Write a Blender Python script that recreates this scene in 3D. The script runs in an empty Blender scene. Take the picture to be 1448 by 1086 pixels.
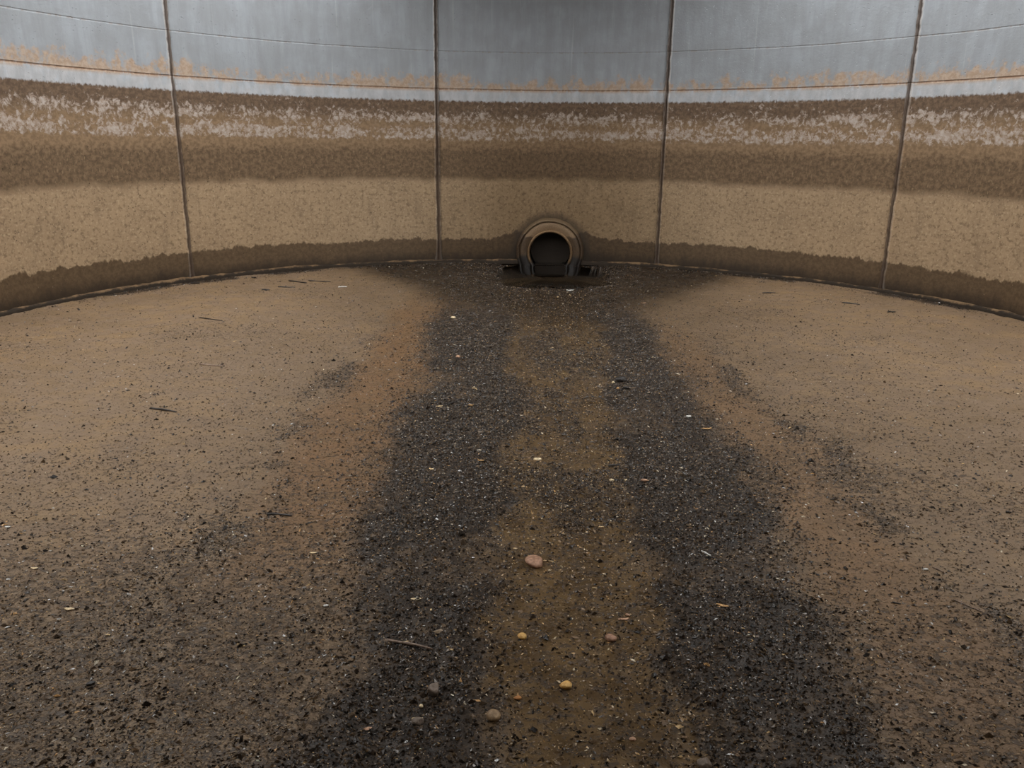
import bpy, bmesh, math, random
import numpy as np
C = bpy.context.scene
COL = C.collection
rng = np.random.default_rng(7)
random.seed(7)

# ------------------------------------------------------------------ basin geometry (metres)
R, CX, CY = 5.037, 0.155, 6.31          # inner radius and centre of the round end
JOINTS = (-0.8916, -0.2367, 0.3618, 0.9423)
WALL_H, WALL_LOW, THICK = 4.4, -0.5, 0.28
PIPE_PHI, PIPE_Z = 0.0695, 0.145
BACK_Y = -1.6
SHADE_SLABS = ((-1.7, 2.5, 1.4, CY + R - .01, 4.2, 4.39), (CX - R + .01, CX + R - .01, BACK_Y + .01, 1.4, 3.2, 3.45))            # unseen overhead slabs added for shade: x0, x1, y0, y1, z0, z1

def on_wall(u, r_off=0.0):
    """arc length u along the inner wall face -> x, y; r_off > 0 goes into the concrete"""
    q = R * math.pi / 2
    if abs(u) <= q:
        a = u / R
        return CX + (R + r_off) * math.sin(a), CY + (R + r_off) * math.cos(a)
    s = 1 if u > 0 else -1
    return CX + s * (R + r_off), CY - (abs(u) - q)

# ------------------------------------------------------------------ numpy noise
_perm = np.random.default_rng(3).random(4096)
def _h(i, j, k):
    return _perm[(i * 73 + j * 1619 + k * 311 + (i * j) % 97 * 13) % 4096]
def vnoise(x, y, k=0):
    xi = np.floor(x).astype(np.int64); yi = np.floor(y).astype(np.int64)
    fx = x - xi; fy = y - yi
    fx = fx * fx * (3 - 2 * fx); fy = fy * fy * (3 - 2 * fy)
    a = _h(xi, yi, k); b = _h(xi + 1, yi, k); c = _h(xi, yi + 1, k); d = _h(xi + 1, yi + 1, k)
    return (a * (1 - fx) + b * fx) * (1 - fy) + (c * (1 - fx) + d * fx) * fy
def fbm(x, y, k=0, o=4):
    s = 0; a = .5; t = 0
    for i in range(o):
        s = s + a * vnoise(x * 2 ** i + 17.3 * i, y * 2 ** i - 9.1 * i, k + i); t += a; a *= .5
    return s / t
def sm(a, b, x):
    t = np.clip((x - a) / (b - a), 0, 1)
    return t * t * (3 - 2 * t)

# ------------------------------------------------------------------ what lies where on the floor
SY = [0, 1.8, 2.4, 2.9, 3.4, 4.1, 5.1, 6.2, 8.2, 11]
LL = [-.62, -.60, -.57, -.56, -.58, -.62, -.62, -.66, -.85, -1.0]
LR = [.06, .04, -.07, -.09, -.04, .05, .01, -.03, -.04, -.04]
RL = [.45, .45, .44, .47, .53, .56, .59, .65, .77, .8]
RR = [1.01, 1.01, 1.04, 1.09, 1.16, 1.12, 1.18, 1.2, 1.29, 1.5]
def masks(x, y):
    wx = x + .34 * (fbm(x * 1.5, y * 1.0, 5) - .5) + .22 * (fbm(x * 6, y * 4, 9) - .5) + .07 * (fbm(x * 22, y * 16, 19, 3) - .5)
    so = .27
    l = sm(-so, so, wx - np.interp(y, SY, LL)) * sm(-so * .5, so * .5, np.interp(y, SY, LR) - wx)
    r = sm(-so * .5, so * .5, wx - np.interp(y, SY, RL)) * sm(-so * 1.1, so, np.interp(y, SY, RR) - wx)
    deb = np.maximum(l, r) * (1 - .55 * sm(6.6, 8.6, y)) * (1 - .42 * sm(.50, .68, fbm(x * 2.6, y * 2.1, 13)))
    chan = sm(-.1, .05, wx - np.interp(y, SY, LR)) * sm(-.1, .05, np.interp(y, SY, RL) - wx)
    # patches of grit that break up the channel
    cp = sm(.47, .66, fbm(x * 3.6, y * 2.4, 23, 5) + .04 * np.sin(y * 2.2))
    deb = np.maximum(deb, chan * cp * .52)
    # wet black apron in front of the pipe
    hw = .85 + (y - 7.6) * .62
    wet = sm(6.1, 9.0, y + 1.4 * (fbm(x * 1.2, y * .8, 31) - .5)) * sm(-.2, .7, hw - np.abs(wx - .45))
    # thin trails of debris either side
    tl = np.exp(-((wx + 1.24) / .13) ** 2) * sm(7.2, 6.0, y)
    tr = np.exp(-((wx - np.interp(y, [2, 3, 3.5, 4.2, 5.2, 6.3], [1.75, 1.72, 1.6, 1.66, 1.56, 1.7])) / .12) ** 2) * sm(7.0, 5.6, y)
    trail = np.maximum(tl, tr) * sm(.38, .58, fbm(x * 4.1, y * 3.3, 41)) * .85
    ochre = sm(-1.32, -1.0, wx) * sm(-.4, -.75, wx) * sm(2.2, 3.6, y) * sm(9.2, 7.2, y)
    ochre = np.maximum(ochre, .5 * sm(1.05, 1.25, wx) * sm(1.75, 1.45, wx) * sm(8, 6, y))
    near_l = sm(3.9, 2.3, y) * sm(-.3, -.8, x)
    near_r = sm(3.2, 2.0, y) * sm(.9, 1.15, x) * .7
    near = np.maximum(near_l, near_r)
    # patchy grit anywhere on the silt
    pat = sm(.52, .70, fbm(x * 1.3, y * 1.6, 51)) * .5
    edge = sm(.35, .06, R - np.hypot(x - CX, np.maximum(y - CY, 0))) * sm(.35, .6, fbm(x * 2.2, y * 2.2, 57)) * sm(6.5, 8.5, y)
    soil = sm(3.3, .9, np.abs(wx - .3) + 1.5 * (fbm(x * 1.1, y * .9, 73) - .5)) * (.45 + .75 * fbm(x * 3.0, y * 3.4, 79))
    pool = np.exp(-(((wx - .5) / .72) ** 4 + ((y - 10.45) / .95) ** 4))
    return dict(soil=soil, pool=pool, debris=deb, channel=chan, wet=wet, trail=trail, ochre=ochre, near=near, patch=pat, edge=edge)
def floor_z(x, y):
    x = np.asarray(x, float); y = np.asarray(y, float)
    m = masks(x, y)
    z = .016 * (fbm(x * .9, y * .9, 61) - .5) + .012 * (fbm(x * 7, y * 9, 63) - .5) + .009 * (fbm(x * 26, y * 30, 65, 3) - .5)
    z += m['debris'] * (.010 + .022 * (fbm(x * 17, y * 17, 67, 3) - .5))
    z += (m['trail'] + m['near'] * .7 + m['patch'] * .7) * .014 * (fbm(x * 15, y * 17, 69, 3) - .35)
    z -= m['channel'] * .014
    z = z * (1 - .6 * m['pool']) - .065 * m['pool']
    return z

# ------------------------------------------------------------------ linking and tagging
def tag(o, label=None, cat=None, group=None, kind=None):
    if label: o['label'] = label
    if cat: o['category'] = cat
    if group: o['group'] = group
    if kind: o['kind'] = kind
    return o
def mesh_obj(name, verts, faces, mat, parent=None, smooth=True, uv=None):
    me = bpy.data.meshes.new(name)
    me.from_pydata([tuple(map(float, v)) for v in verts], [], [tuple(map(int, f)) for f in faces])
    if smooth: me.polygons.foreach_set('use_smooth', [True] * len(me.polygons))
    if uv is not None:
        lay = me.uv_layers.new(name='UVMap')
        li = np.empty(len(me.loops), np.int32); me.loops.foreach_get('vertex_index', li)
        lay.data.foreach_set('uv', np.asarray(uv, np.float32)[li].ravel())
    me.materials.append(mat); me.update()
    o = bpy.data.objects.new(name, me); COL.objects.link(o)
    if parent: o.parent = parent
    return o
def fast_mesh(name, V, F, mat, smooth=False, color=None):
    """V (n,3), F (m,3) triangles, color (n,4) per vertex: the thing's own colour"""
    me = bpy.data.meshes.new(name)
    n, m = len(V), len(F)
    me.vertices.add(n); me.vertices.foreach_set('co', np.asarray(V, np.float32).ravel())
    k = F.shape[1]
    me.loops.add(m * k); me.loops.foreach_set('vertex_index', np.asarray(F, np.int32).ravel())
    me.polygons.add(m)
    me.polygons.foreach_set('loop_start', np.arange(0, m * k, k, dtype=np.int32))
    me.polygons.foreach_set('use_smooth', np.full(m, smooth))
    me.update(calc_edges=True); me.validate()
    if color is not None:
        a = me.attributes.new('grain', 'FLOAT_COLOR', 'POINT'); a.data.foreach_set('color', np.asarray(color, np.float32).ravel())
    me.materials.append(mat)
    o = bpy.data.objects.new(name, me); COL.objects.link(o)
    return o

# ------------------------------------------------------------------ node helpers
def lin(r, g, b):
    f = lambda c: (c / 255 / 12.92) if c <= 10 else ((c / 255 + .055) / 1.055) ** 2.4
    return (f(r), f(g), f(b), 1)
class NT:
    def __init__(s, name):
        s.m = bpy.data.materials.new(name); s.m.use_nodes = True
        s.t = s.m.node_tree; s.t.nodes.clear()
        s.out = s.t.nodes.new('ShaderNodeOutputMaterial')
        s.b = s.t.nodes.new('ShaderNodeBsdfPrincipled')
        s.t.links.new(s.b.outputs[0], s.out.inputs[0])
    def put(s, sock, v):
        if v is None: return
        if hasattr(v, 'links'): s.t.links.new(v, sock)
        else: sock.default_value = v
    def math(s, op, a, b=0.0, c=None, clamp=False):
        n = s.t.nodes.new('ShaderNodeMath'); n.operation = op; n.use_clamp = clamp
        s.put(n.inputs[0], a); s.put(n.inputs[1], b)
        if c is not None: s.put(n.inputs[2], c)
        return n.outputs[0]
    def add(s, a, b): return s.math('ADD', a, b)
    def mul(s, a, b): return s.math('MULTIPLY', a, b)
    def step(s, x, a, b, lo=0.0, hi=1.0):
        n = s.t.nodes.new('ShaderNodeMapRange'); n.interpolation_type = 'SMOOTHSTEP'
        if a > b: a, b, lo, hi = b, a, hi, lo
        s.put(n.inputs[0], x); n.inputs[1].default_value = a; n.inputs[2].default_value = b
        n.inputs[3].default_value = lo; n.inputs[4].default_value = hi
        return n.outputs[0]
    def vec(s, v, sc):
        n = s.t.nodes.new('ShaderNodeVectorMath'); n.operation = 'MULTIPLY'
        s.put(n.inputs[0], v); n.inputs[1].default_value = sc
        return n.outputs[0]
    def noise(s, v, scale, det=3, rough=.55, dist=0.0):
        n = s.t.nodes.new('ShaderNodeTexNoise'); s.put(n.inputs['Vector'], v)
        n.inputs['Scale'].default_value = scale; n.inputs['Detail'].default_value = det
        n.inputs['Roughness'].default_value = rough; n.inputs['Distortion'].default_value = dist
        return n.outputs[0]
    def voro(s, v, scale, feat='F1'):
        n = s.t.nodes.new('ShaderNodeTexVoronoi'); n.feature = feat; s.put(n.inputs['Vector'], v)
        n.inputs['Scale'].default_value = scale
        return n.outputs['Distance']
    def mix(s, f, a, b, mode='MIX'):
        n = s.t.nodes.new('ShaderNodeMix'); n.data_type = 'RGBA'; n.blend_type = mode
        s.put(n.inputs[0], f); s.put(n.inputs[6], a); s.put(n.inputs[7], b)
        return n.outputs[2]
    def attr(s, name, out='Fac'):
        n = s.t.nodes.new('ShaderNodeAttribute'); n.attribute_name = name
        return n.outputs[out]
    def coord(s, out):
        n = s.t.nodes.new('ShaderNodeTexCoord'); return n.outputs[out]
    def sep(s, v):
        n = s.t.nodes.new('ShaderNodeSeparateXYZ'); s.put(n.inputs[0], v); return n.outputs
    def bump(s, h, dist, strength=1.0, prev=None):
        n = s.t.nodes.new('ShaderNodeBump'); n.inputs['Strength'].default_value = strength
        n.inputs['Distance'].default_value = dist; s.put(n.inputs['Height'], h)
        if prev is not None: s.put(n.inputs['Normal'], prev)
        return n.outputs[0]
    def done(s, color, rough, normal=None, spec=.5):
        s.put(s.b.inputs['Base Color'], color); s.put(s.b.inputs['Roughness'], rough)
        s.put(s.b.inputs['Specular IOR Level'], spec)
        if normal is not None: s.put(s.b.inputs['Normal'], normal)
        return s.m

# ------------------------------------------------------------------ stained concrete of the wall, banded by old water levels
def wall_material(name='stained_concrete', seam=False, stain_dz=0.0):
    t = NT(name)
    uv = t.coord('UV'); u, v, _ = t.sep(uv)
    wob = t.noise(uv, .9, 2)                                  # slow waver
    jag = t.noise(t.vec(uv, (9, 3.2, 1)), 1.0, 4, .62)           # ragged drips
    jag2 = t.noise(t.vec(uv, (26, 9, 1)), 1.0, 3, .6)
    fine = t.noise(uv, 21, 3, .7)
    grit = t.noise(uv, 38, 2, .6)
    blot = t.noise(uv, 3.2, 5, .6)
    zs = t.add(v, t.mul(t.add(wob, -.5), .14)); zs = t.add(zs, t.mul(t.add(t.noise(t.vec(uv, (3.5, 1.5, 1)), 1.0, 2), -.5), .08))
    z1 = t.add(zs, t.mul(t.add(jag, -.5), .17)); z1 = t.add(z1, t.mul(t.add(jag2, -.5), .05))
    zf = t.add(v, t.mul(t.add(jag2, -.5), .07)); zf = t.add(zf, t.mul(t.add(fine, -.5), .05))
    zsoft = t.add(v, t.mul(t.add(blot, -.5), .16)); zsoft = t.add(zsoft, t.mul(t.add(fine, -.5), .10))
    # tan silt film with pits and pale flecks
    tan = t.mix(t.step(blot, .3, .7), lin(161, 138, 110), lin(172, 148, 118))
    tan = t.mix(t.step(fine, .30, .54, .75, 0), tan, lin(112, 94, 73))
    tan = t.mix(t.step(t.noise(t.vec(uv, (7, 2.2, 1)), 1.0, 4, .6), .52, .66, 0, .35), tan, lin(134, 115, 92))
    tan = t.mix(t.step(grit, .54, .68, 0, .55), tan, lin(196, 174, 142))
    # dark brown band
    brn = t.mix(t.step(fine, .3, .7), lin(92, 76, 58), lin(128, 106, 82))
    brn = t.mix(t.step(t.noise(t.vec(uv, (30, 12, 1)), 1.4, 3, .6), .58, .70, 0, .5), brn, lin(162, 139, 108))
    col = t.mix(t.step(zsoft, 1.07, 1.17), tan, brn)
    ltb = t.mix(t.step(fine, .4, .6), lin(126, 104, 80), lin(146, 122, 95))
    col = t.mix(t.step(zsoft, 1.44, 1.58), col, ltb)
    # lime-white mottle over brown
    mott = t.noise(t.vec(uv, (17, 15, 1)), 1.0, 5, .74, .5)
    lime = t.mix(t.step(fine, .35, .65), lin(166, 148, 132), lin(192, 182, 174))
    belt = t.add(t.step(zf, 1.58, 1.66, 0, .13), t.step(zf, 1.74, 1.80, 0, -.07)); belt = t.add(belt, t.step(zf, 1.82, 1.87, 0, .05)); belt = t.add(belt, t.step(zf, 1.90, 2.06, 0, -.15))
    belt = t.add(belt, t.mul(t.add(t.noise(t.vec(uv, (2.2, 6, 1)), 1.0, 4), -.5), .55))
    mfac = t.mul(t.step(t.add(mott, belt), .56, .70), .9)
    mfac = t.mul(mfac, t.step(zf, 1.59, 1.65)); mfac = t.mul(mfac, t.step(zf, 2.13, 2.05))
    dk = t.mix(t.step(fine, .35, .65), lin(90, 74, 60), lin(118, 98, 79))
    col = t.mix(t.step(zsoft, 1.78, 1.98), col, dk)
    col = t.mix(mfac, col, lime)
    # clean band, groove line and rust fringe above
    pale = t.mix(t.step(jag, .35, .65), lin(166, 173, 180), lin(186, 192, 198))
    grey = t.mix(t.step(t.noise(t.vec(uv, (9, 1.3, 1)), 1.0, 5, .65), .34, .66), lin(148, 153, 158), lin(158, 164, 170))
    grey = t.mix(t.step(t.noise(t.vec(uv, (22, .5, 1)), 1.0, 2, .5), .66, .76, 0, .35), grey, lin(186, 191, 195))
    grey = t.mix(t.step(blot, .40, .62, .35, 0), grey, lin(136, 139, 140))
    up = t.mix(t.step(v, 2.24, 2.30), pale, grey)
    fr = t.noise(t.vec(uv, (8, 6, 1)), 1.0, 5, .66)
    fr = t.add(fr, t.step(v, 2.24, 2.62, .10, -.30))
    fr = t.add(fr, t.mul(t.add(t.noise(t.vec(uv, (.8, .3, 1)), 1.0, 2), -.5), .45))
    rust = t.mul(t.step(fr, .44, .62), t.step(v, 2.21, 2.25, .15, .8))
    up = t.mix(rust, up, t.mix(t.step(fine, .4, .6), lin(186, 162, 138), lin(170, 142, 114)))
    gl = t.math('ABSOLUTE', t.add(t.add(v, t.mul(t.add(wob, -.5), .012)), -2.256))
    up = t.mix(t.mul(t.step(gl, .014, .004), t.step(jag2, .3, .55, .25, .75)), up, lin(122, 92, 70))
    fl = t.math('ABSOLUTE', t.add(t.add(v, t.mul(t.add(wob, -.5), .02)), -2.715))
    up = t.mix(t.mul(t.step(fl, .014, .004), t.step(jag2, .45, .62, 0, .45)), up, lin(140, 128, 116))
    col = t.mix(t.step(zf, 2.095, 2.125), col, up)
    # damp stain along the foot, higher beside the pipe
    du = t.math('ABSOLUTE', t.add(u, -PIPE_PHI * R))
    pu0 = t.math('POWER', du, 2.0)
    hump = t.step(du, .9, .35, 0, .07)
    zd = t.add(t.add(z1, t.mul(hump, -1)), -stain_dz)
    damp = t.step(zd, .35, .325)
    dark = t.mix(t.step(fine, .35, .65), lin(88, 72, 54), lin(106, 88, 67))
    dark = t.mix(t.step(zd, .22, .02), dark, lin(60, 50, 41))
    dark = t.mix(t.step(grit, .70, .78, 0, .6), dark, lin(170, 150, 125))
    col = t.mix(damp, col, dark)
    pipe_shade = t.math('SQRT', t.add(pu0, t.math('POWER', t.mul(t.add(v, -.1), .95), 2.0)))  # olive tint round the pipe: painted shade for the darker wall centre
    pipe_shade = t.add(pipe_shade, t.mul(t.add(t.noise(t.vec(uv, (1.3, .8, 1)), 1.0, 4, .6), -.5), 1.1))
    pipe_shade = t.add(pipe_shade, t.mul(t.add(jag, -.5), .3))
    col = t.mix(t.mul(t.step(pipe_shade, 2.5, .5), .62), col, t.mix(1.0, col, lin(148, 134, 104), 'MULTIPLY'))
    # black wet smear right round the pipe mouth
    pz = t.math('POWER', t.add(v, -PIPE_Z), 2.0); pu = t.math('POWER', du, 2.0)
    pr = t.math('SQRT', t.add(pz, pu))
    pr = t.add(pr, t.mul(t.add(jag, -.5), .12))
    col = t.mix(t.mul(t.step(pr, .60, .47), .75), col, lin(52, 43, 34))
    pits = t.voro(uv, 24)
    pit = t.mul(t.step(pits, .17, .09), t.step(t.noise(uv, 5, 2), .48, .6))
    col = t.mix(t.mul(pit, t.step(v, 1.75, 1.5, 0, .8)), col, lin(58, 46, 34))
    if seam:
        ac = t.math('ABSOLUTE', t.attr('across'))
        col = t.mix(t.mul(t.step(ac, .95, .7, 0, .45), t.step(v, 1.6, 2.2, .35, 1)), col, lin(176, 168, 160))
        col = t.mix(t.step(t.add(ac, t.mul(t.add(jag2, -.5), .9)), .72, .36, 0, .85), col, lin(72, 57, 46))
    h = t.add(t.mul(fine, .5), t.mul(grit, .35)); h = t.add(h, t.mul(pit, -1.0)); h = t.add(h, t.mul(mfac, .35))
    h = t.add(h, t.mul(t.step(gl, .012, .003), -1.2)); h = t.add(h, t.mul(t.step(fl, .010, .003), -.8))
    nrm = t.bump(h, .006, .8)
    rgh = t.mix(damp, (.8, .8, .8, 1), (.5, .5, .5, 1))
    return t.done(col, rgh, nrm, .3)

def floor_material():
    t = NT('silty_basin_floor')
    p = t.coord('Object')
    A = {k: t.attr(k) for k in ('debris', 'channel', 'wet', 'trail', 'ochre', 'near', 'patch', 'edge', 'soil', 'pool')}
    big = t.noise(p, .8, 4, .6); mid = t.noise(p, 5, 5, .62); fine = t.noise(p, 42, 4, .65); gr = t.noise(p, 120, 3, .6)
    stre = t.noise(t.vec(p, (4, 16, 4)), 1.0, 4, .62, .6)
    silt = t.mix(t.step(big, .38, .62), lin(122, 102, 79), lin(138, 114, 85))
    silt = t.mix(t.step(mid, .38, .62), silt, lin(126, 106, 85))
    silt = t.mix(t.step(stre, .55, .68, 0, .4), silt, lin(104, 84, 63))
    och = t.mix(t.step(mid, .38, .62), lin(126, 92, 58), lin(114, 88, 60))
    col = t.mix(t.mul(A['ochre'], .85), silt, och)
    chan = t.mix(t.step(mid, .40, .6), lin(80, 62, 39), lin(102, 80, 50))
    chan = t.mix(t.step(fine, .55, .66, 0, .6), chan, lin(70, 56, 40))
    col = t.mix(t.mul(A['soil'], .62), col, t.mix(t.step(fine, .36, .62), lin(84, 67, 48), lin(112, 90, 64)))
    col = t.mix(t.mul(A['ochre'], t.step(mid, .3, .6, .25, .75)), col, och)
    col = t.mix(A['channel'], col, chan)
    # dark grains mixed through the silt
    sp = t.add(t.mul(A['patch'], .10), t.mul(A['soil'], .05)); sp = t.add(sp, t.mul(A['channel'], .05)); sp = t.add(sp, t.mul(A['near'], .12)); sp = t.add(sp, t.mul(A['trail'], .16))
    spk = t.step(t.add(t.noise(t.vec(p, (24, 36, 24)), 1.0, 4, .68), sp), .62, .70)
    col = t.mix(t.mul(spk, .75), col, lin(66, 56, 47))
    col = t.mix(t.mul(t.step(t.add(gr, sp), .70, .78), .6), col, lin(160, 136, 106))
    deb = t.mix(t.step(fine, .4, .62), lin(36, 30, 24), lin(62, 51, 41))
    deb = t.mix(t.step(gr, .62, .72, 0, .6), deb, lin(110, 94, 78))
    dfac = t.math('MAXIMUM', A['debris'], t.mul(A['trail'], .5)); dfac = t.math('MAXIMUM', dfac, t.mul(A['near'], .36))
    dfac = t.math('MAXIMUM', dfac, t.mul(A['edge'], .85))
    dfac = t.add(dfac, t.mul(t.add(t.noise(p, 14, 4, .65), -.5), .8)); dfac = t.step(t.add(dfac, t.mul(t.add(fine, -.5), 1.0)), .22, .72)
    col = t.mix(dfac, col, deb)
    wetc = t.mix(t.step(mid, .4, .62), lin(28, 23, 18), lin(46, 37, 28))
    col = t.mix(t.mul(A['wet'], .93), col, wetc)
    col = t.mix(t.mul(A['pool'], .95), col, lin(24, 20, 16))
    rgh = t.add(t.step(mid, .35, .65, .42, .6), t.mul(A['channel'], -.16))
    rgh = t.add(rgh, t.mul(A['wet'], -.25)); rgh = t.add(rgh, t.mul(dfac, -.10))
    rgh = t.math('MAXIMUM', rgh, .14)
    h = t.add(t.mul(fine, .6), t.mul(gr, .25)); h = t.add(h, t.mul(stre, .5)); h = t.add(h, t.mul(spk, .5))
    h = t.mul(h, t.step(t.add(A['wet'], t.mul(A['channel'], .6)), 0, 1.0, 1.0, .25))
    nrm = t.bump(h, .010, .75)
    return t.done(col, rgh, nrm, t.add(t.mul(A['wet'], -.2), .32))

def grain_material(name, rough, spec=.5):
    t = NT(name)
    c = t.attr('grain', 'Color')
    n = t.noise(t.coord('Object'), 160, 2)
    return t.done(c, rough, t.bump(n, .002, .5), spec)

def stone_material(name, a, b, sc=60, rough=.5, spec=.5):
    t = NT(name)
    p = t.coord('Object'); n = t.noise(p, sc, 4, .6); f = t.noise(p, sc * 4, 3, .6)
    col = t.mix(t.step(n, .36, .64), lin(*a), lin(*b))
    col = t.mix(t.step(f, .60, .70, 0, .5), col, lin(*[int(k * .55) for k in a]))
    return t.done(col, rough, t.bump(t.add(n, t.mul(f, .5)), .003, .8), spec)

# ------------------------------------------------------------------ the setting: walls, joints, kerb, floor
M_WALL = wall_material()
def wall_piece(name, u0, u1, hole=None, du=.08):
    """closed curved slab between arc lengths u0 and u1; hole = (u, z, radius)"""
    V, F, UV = [], [], []
    def grid(ua, ub, za, zb, r):
        nu = max(1, int(math.ceil((ub - ua) / du))); nz = max(1, int(math.ceil((zb - za) / .4)))
        base = len(V)
        for j in range(nz + 1):
            for i in range(nu + 1):
                u = ua + (ub - ua) * i / nu; z = za + (zb - za) * j / nz
                x, y = on_wall(u, r); V.append((x, y, z)); UV.append((u, z))
        for j in range(nz):
            for i in range(nu):
                a = base + j * (nu + 1) + i; q = (a, a + 1, a + nu + 2, a + nu + 1)
                F.append(q if r == 0 else q[::-1])
    grid(u0, u1, WALL_LOW, WALL_H, THICK)
    if hole is None:
        grid(u0, u1, WALL_LOW, WALL_H, 0)
    else:
        hu, hz, hr = hole; s = hz - WALL_LOW
        grid(u0, hu - s, WALL_LOW, WALL_H, 0); grid(hu + s, u1, WALL_LOW, WALL_H, 0); grid(hu - s, hu + s, hz + s, WALL_H, 0)
        N, K = 96, 6; base = len(V)
        for k in range(K + 1):
            for i in range(N):
                a = 2 * math.pi * i / N; c, d = math.cos(a), math.sin(a)
                q = s / max(abs(c), abs(d)); rr = hr + (q - hr) * k / K
                u, z = hu + c * rr, hz + d * rr
                x, y = on_wall(u, 0); V.append((x, y, z)); UV.append((u, z))
        for k in range(K):
            for i in range(N):
                j = (i + 1) % N
                F.append((base + k * N + i, base + (k + 1) * N + i, base + (k + 1) * N + j, base + k * N + j))
    # cap: top and two ends
    for (ua, ub) in ((u0, u1),):
        nu = max(1, int(math.ceil((ub - ua) / du))); base = len(V)
        for i in range(nu + 1):
            u = ua + (ub - ua) * i / nu
            for r in (0, THICK):
                x, y = on_wall(u, r); V.append((x, y, WALL_H)); UV.append((u, WALL_H))
        for i in range(nu):
            a = base + 2 * i; F.append((a, a + 2, a + 3, a + 1))
    for u in (u0, u1):
        base = len(V)
        for r in (0, THICK):
            for z in (WALL_LOW, WALL_H):
                x, y = on_wall(u, r); V.append((x, y, z)); UV.append((u, z))
        q = (base, base + 1, base + 3, base + 2)
        F.append(q if u == u0 else q[::-1])
    return tag(mesh_obj(name, V, F, M_WALL, uv=UV), kind='structure')
uj = [a * R for a in JOINTS]
u_end = R * math.pi / 2 + (CY - BACK_Y)
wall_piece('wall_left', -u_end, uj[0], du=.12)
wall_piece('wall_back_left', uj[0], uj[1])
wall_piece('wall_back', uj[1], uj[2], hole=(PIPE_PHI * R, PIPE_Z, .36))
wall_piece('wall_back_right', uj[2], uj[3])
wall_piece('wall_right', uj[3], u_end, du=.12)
xa, xb = CX - R - THICK, CX + R + THICK
Vb = [(x, y, z) for x in (xa, xb) for y in (BACK_Y - THICK, BACK_Y) for z in (WALL_LOW, WALL_H)]
Fb = [(0, 1, 3, 2), (4, 6, 7, 5), (0, 4, 5, 1), (2, 3, 7, 6), (1, 5, 7, 3), (0, 2, 6, 4)]
tag(mesh_obj('wall_front', Vb, Fb, M_WALL, smooth=False, uv=[(v[0] + 40, v[2]) for v in Vb]), kind='structure')

# vertical joint beads: a ragged strip of old sealant with a slit down the middle
def joint(name, u, wl, wu, mat):
    V, F, UV = [], [], []
    prof = [(-1, 0), (-.85, .55), (-.45, 1), (-.14, .8), (0, .15), (.14, .8), (.45, 1), (.85, .55), (1, 0)]
    nz = 240
    for j in range(nz + 1):
        z = -.06 + (WALL_H + .06) * j / nz
        k = float(sm(1.2, 2.4, z)); w = wl * (1 - k) + wu * k
        w *= .75 + .5 * float(fbm(np.array(u * 3.1), np.array(z * 9.0), 71, 4)) + (.5 * max(0, .12 - z) / .12)
        c = .010 * (float(fbm(np.array(u * 7.7), np.array(z * 3.0), 75, 3)) - .5)
        dep = .026 * (.5 + float(fbm(np.array(u), np.array(z * 14.0), 77, 3)))
        for (a, d) in prof:
            uu = u + c + a * w
            x, y = on_wall(uu, .004 - d * dep); V.append((x, y, z)); UV.append((uu, z))
    n = len(prof)
    for j in range(nz):
        for i in range(n - 1):
            a = j * n + i; F.append((a, a + 1, a + n + 1, a + n))
    o = mesh_obj(name, V, F, mat, uv=UV)
    at = o.data.attributes.new('across', 'FLOAT', 'POINT'); at.data.foreach_set('value', np.tile([p[0] for p in prof], nz + 1).astype(np.float32))
    return tag(o, kind='structure')
M_SEAM = wall_material('weathered_joint_sealant', seam=True)
joint('trim_1', uj[0], .034, .036, M_SEAM)
joint('trim_2', uj[1], .046, .036, M_SEAM)
joint('trim_3', uj[2], .034, .038, M_SEAM)
joint('trim_4', uj[3], .036, .036, M_SEAM)

# low mortar fillet along the foot of the wall, broken at the pipe
def fillet(name, u0, u1, mat):
    V, F, UV = [], [], []
    nu = int((u1 - u0) / .03); prof = [(0, 1.0), (-.25, .98), (-.7, .82), (-.95, .45), (-1, -.4)]
    for i in range(nu + 1):
        u = u0 + (u1 - u0) * i / nu
        n1 = float(fbm(np.array(u * 1.3), np.array(.5), 81, 4)); n2 = float(fbm(np.array(u * 11.0), np.array(2.5), 83, 3))
        h = .048 + .045 * (n1 - .5) + .022 * (n2 - .5); d = .045 + .04 * (n2 - .5)
        for (a, b) in prof:
            x, y = on_wall(u, .003 + a * d); V.append((x, y, b * h)); UV.append((u, b * h))
    n = len(prof)
    for i in range(nu):
        for k in range(n - 1):
            a = i * n + k; F.append((a, a + n, a + n + 1, a + 1))
    return tag(mesh_obj(name, V, F, mat, uv=UV), kind='structure')
def fillet_material():
    t = NT('mortar_fillet'); p = t.coord('Object'); uvz = t.sep(t.coord('UV'))
    n = t.noise(p, 6, 5, .65); f = t.noise(p, 50, 3, .6)
    col = t.mix(t.step(n, .4, .6), lin(92, 74, 55), lin(118, 96, 72))
    dirt = t.step(t.add(uvz[1], t.mul(t.add(n, -.5), .10)), .050, .028)
    col = t.mix(dirt, col, lin(52, 45, 38))
    col = t.mix(t.step(f, .62, .72, 0, .5), col, lin(62, 52, 42))
    return t.done(col, .85, t.bump(f, .006, .8), .12)
M_FIL = fillet_material()
fillet('trim_5', -u_end + .3, PIPE_PHI * R - .44, M_FIL)
fillet('trim_6', PIPE_PHI * R + .44, u_end - .3, M_FIL)

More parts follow.
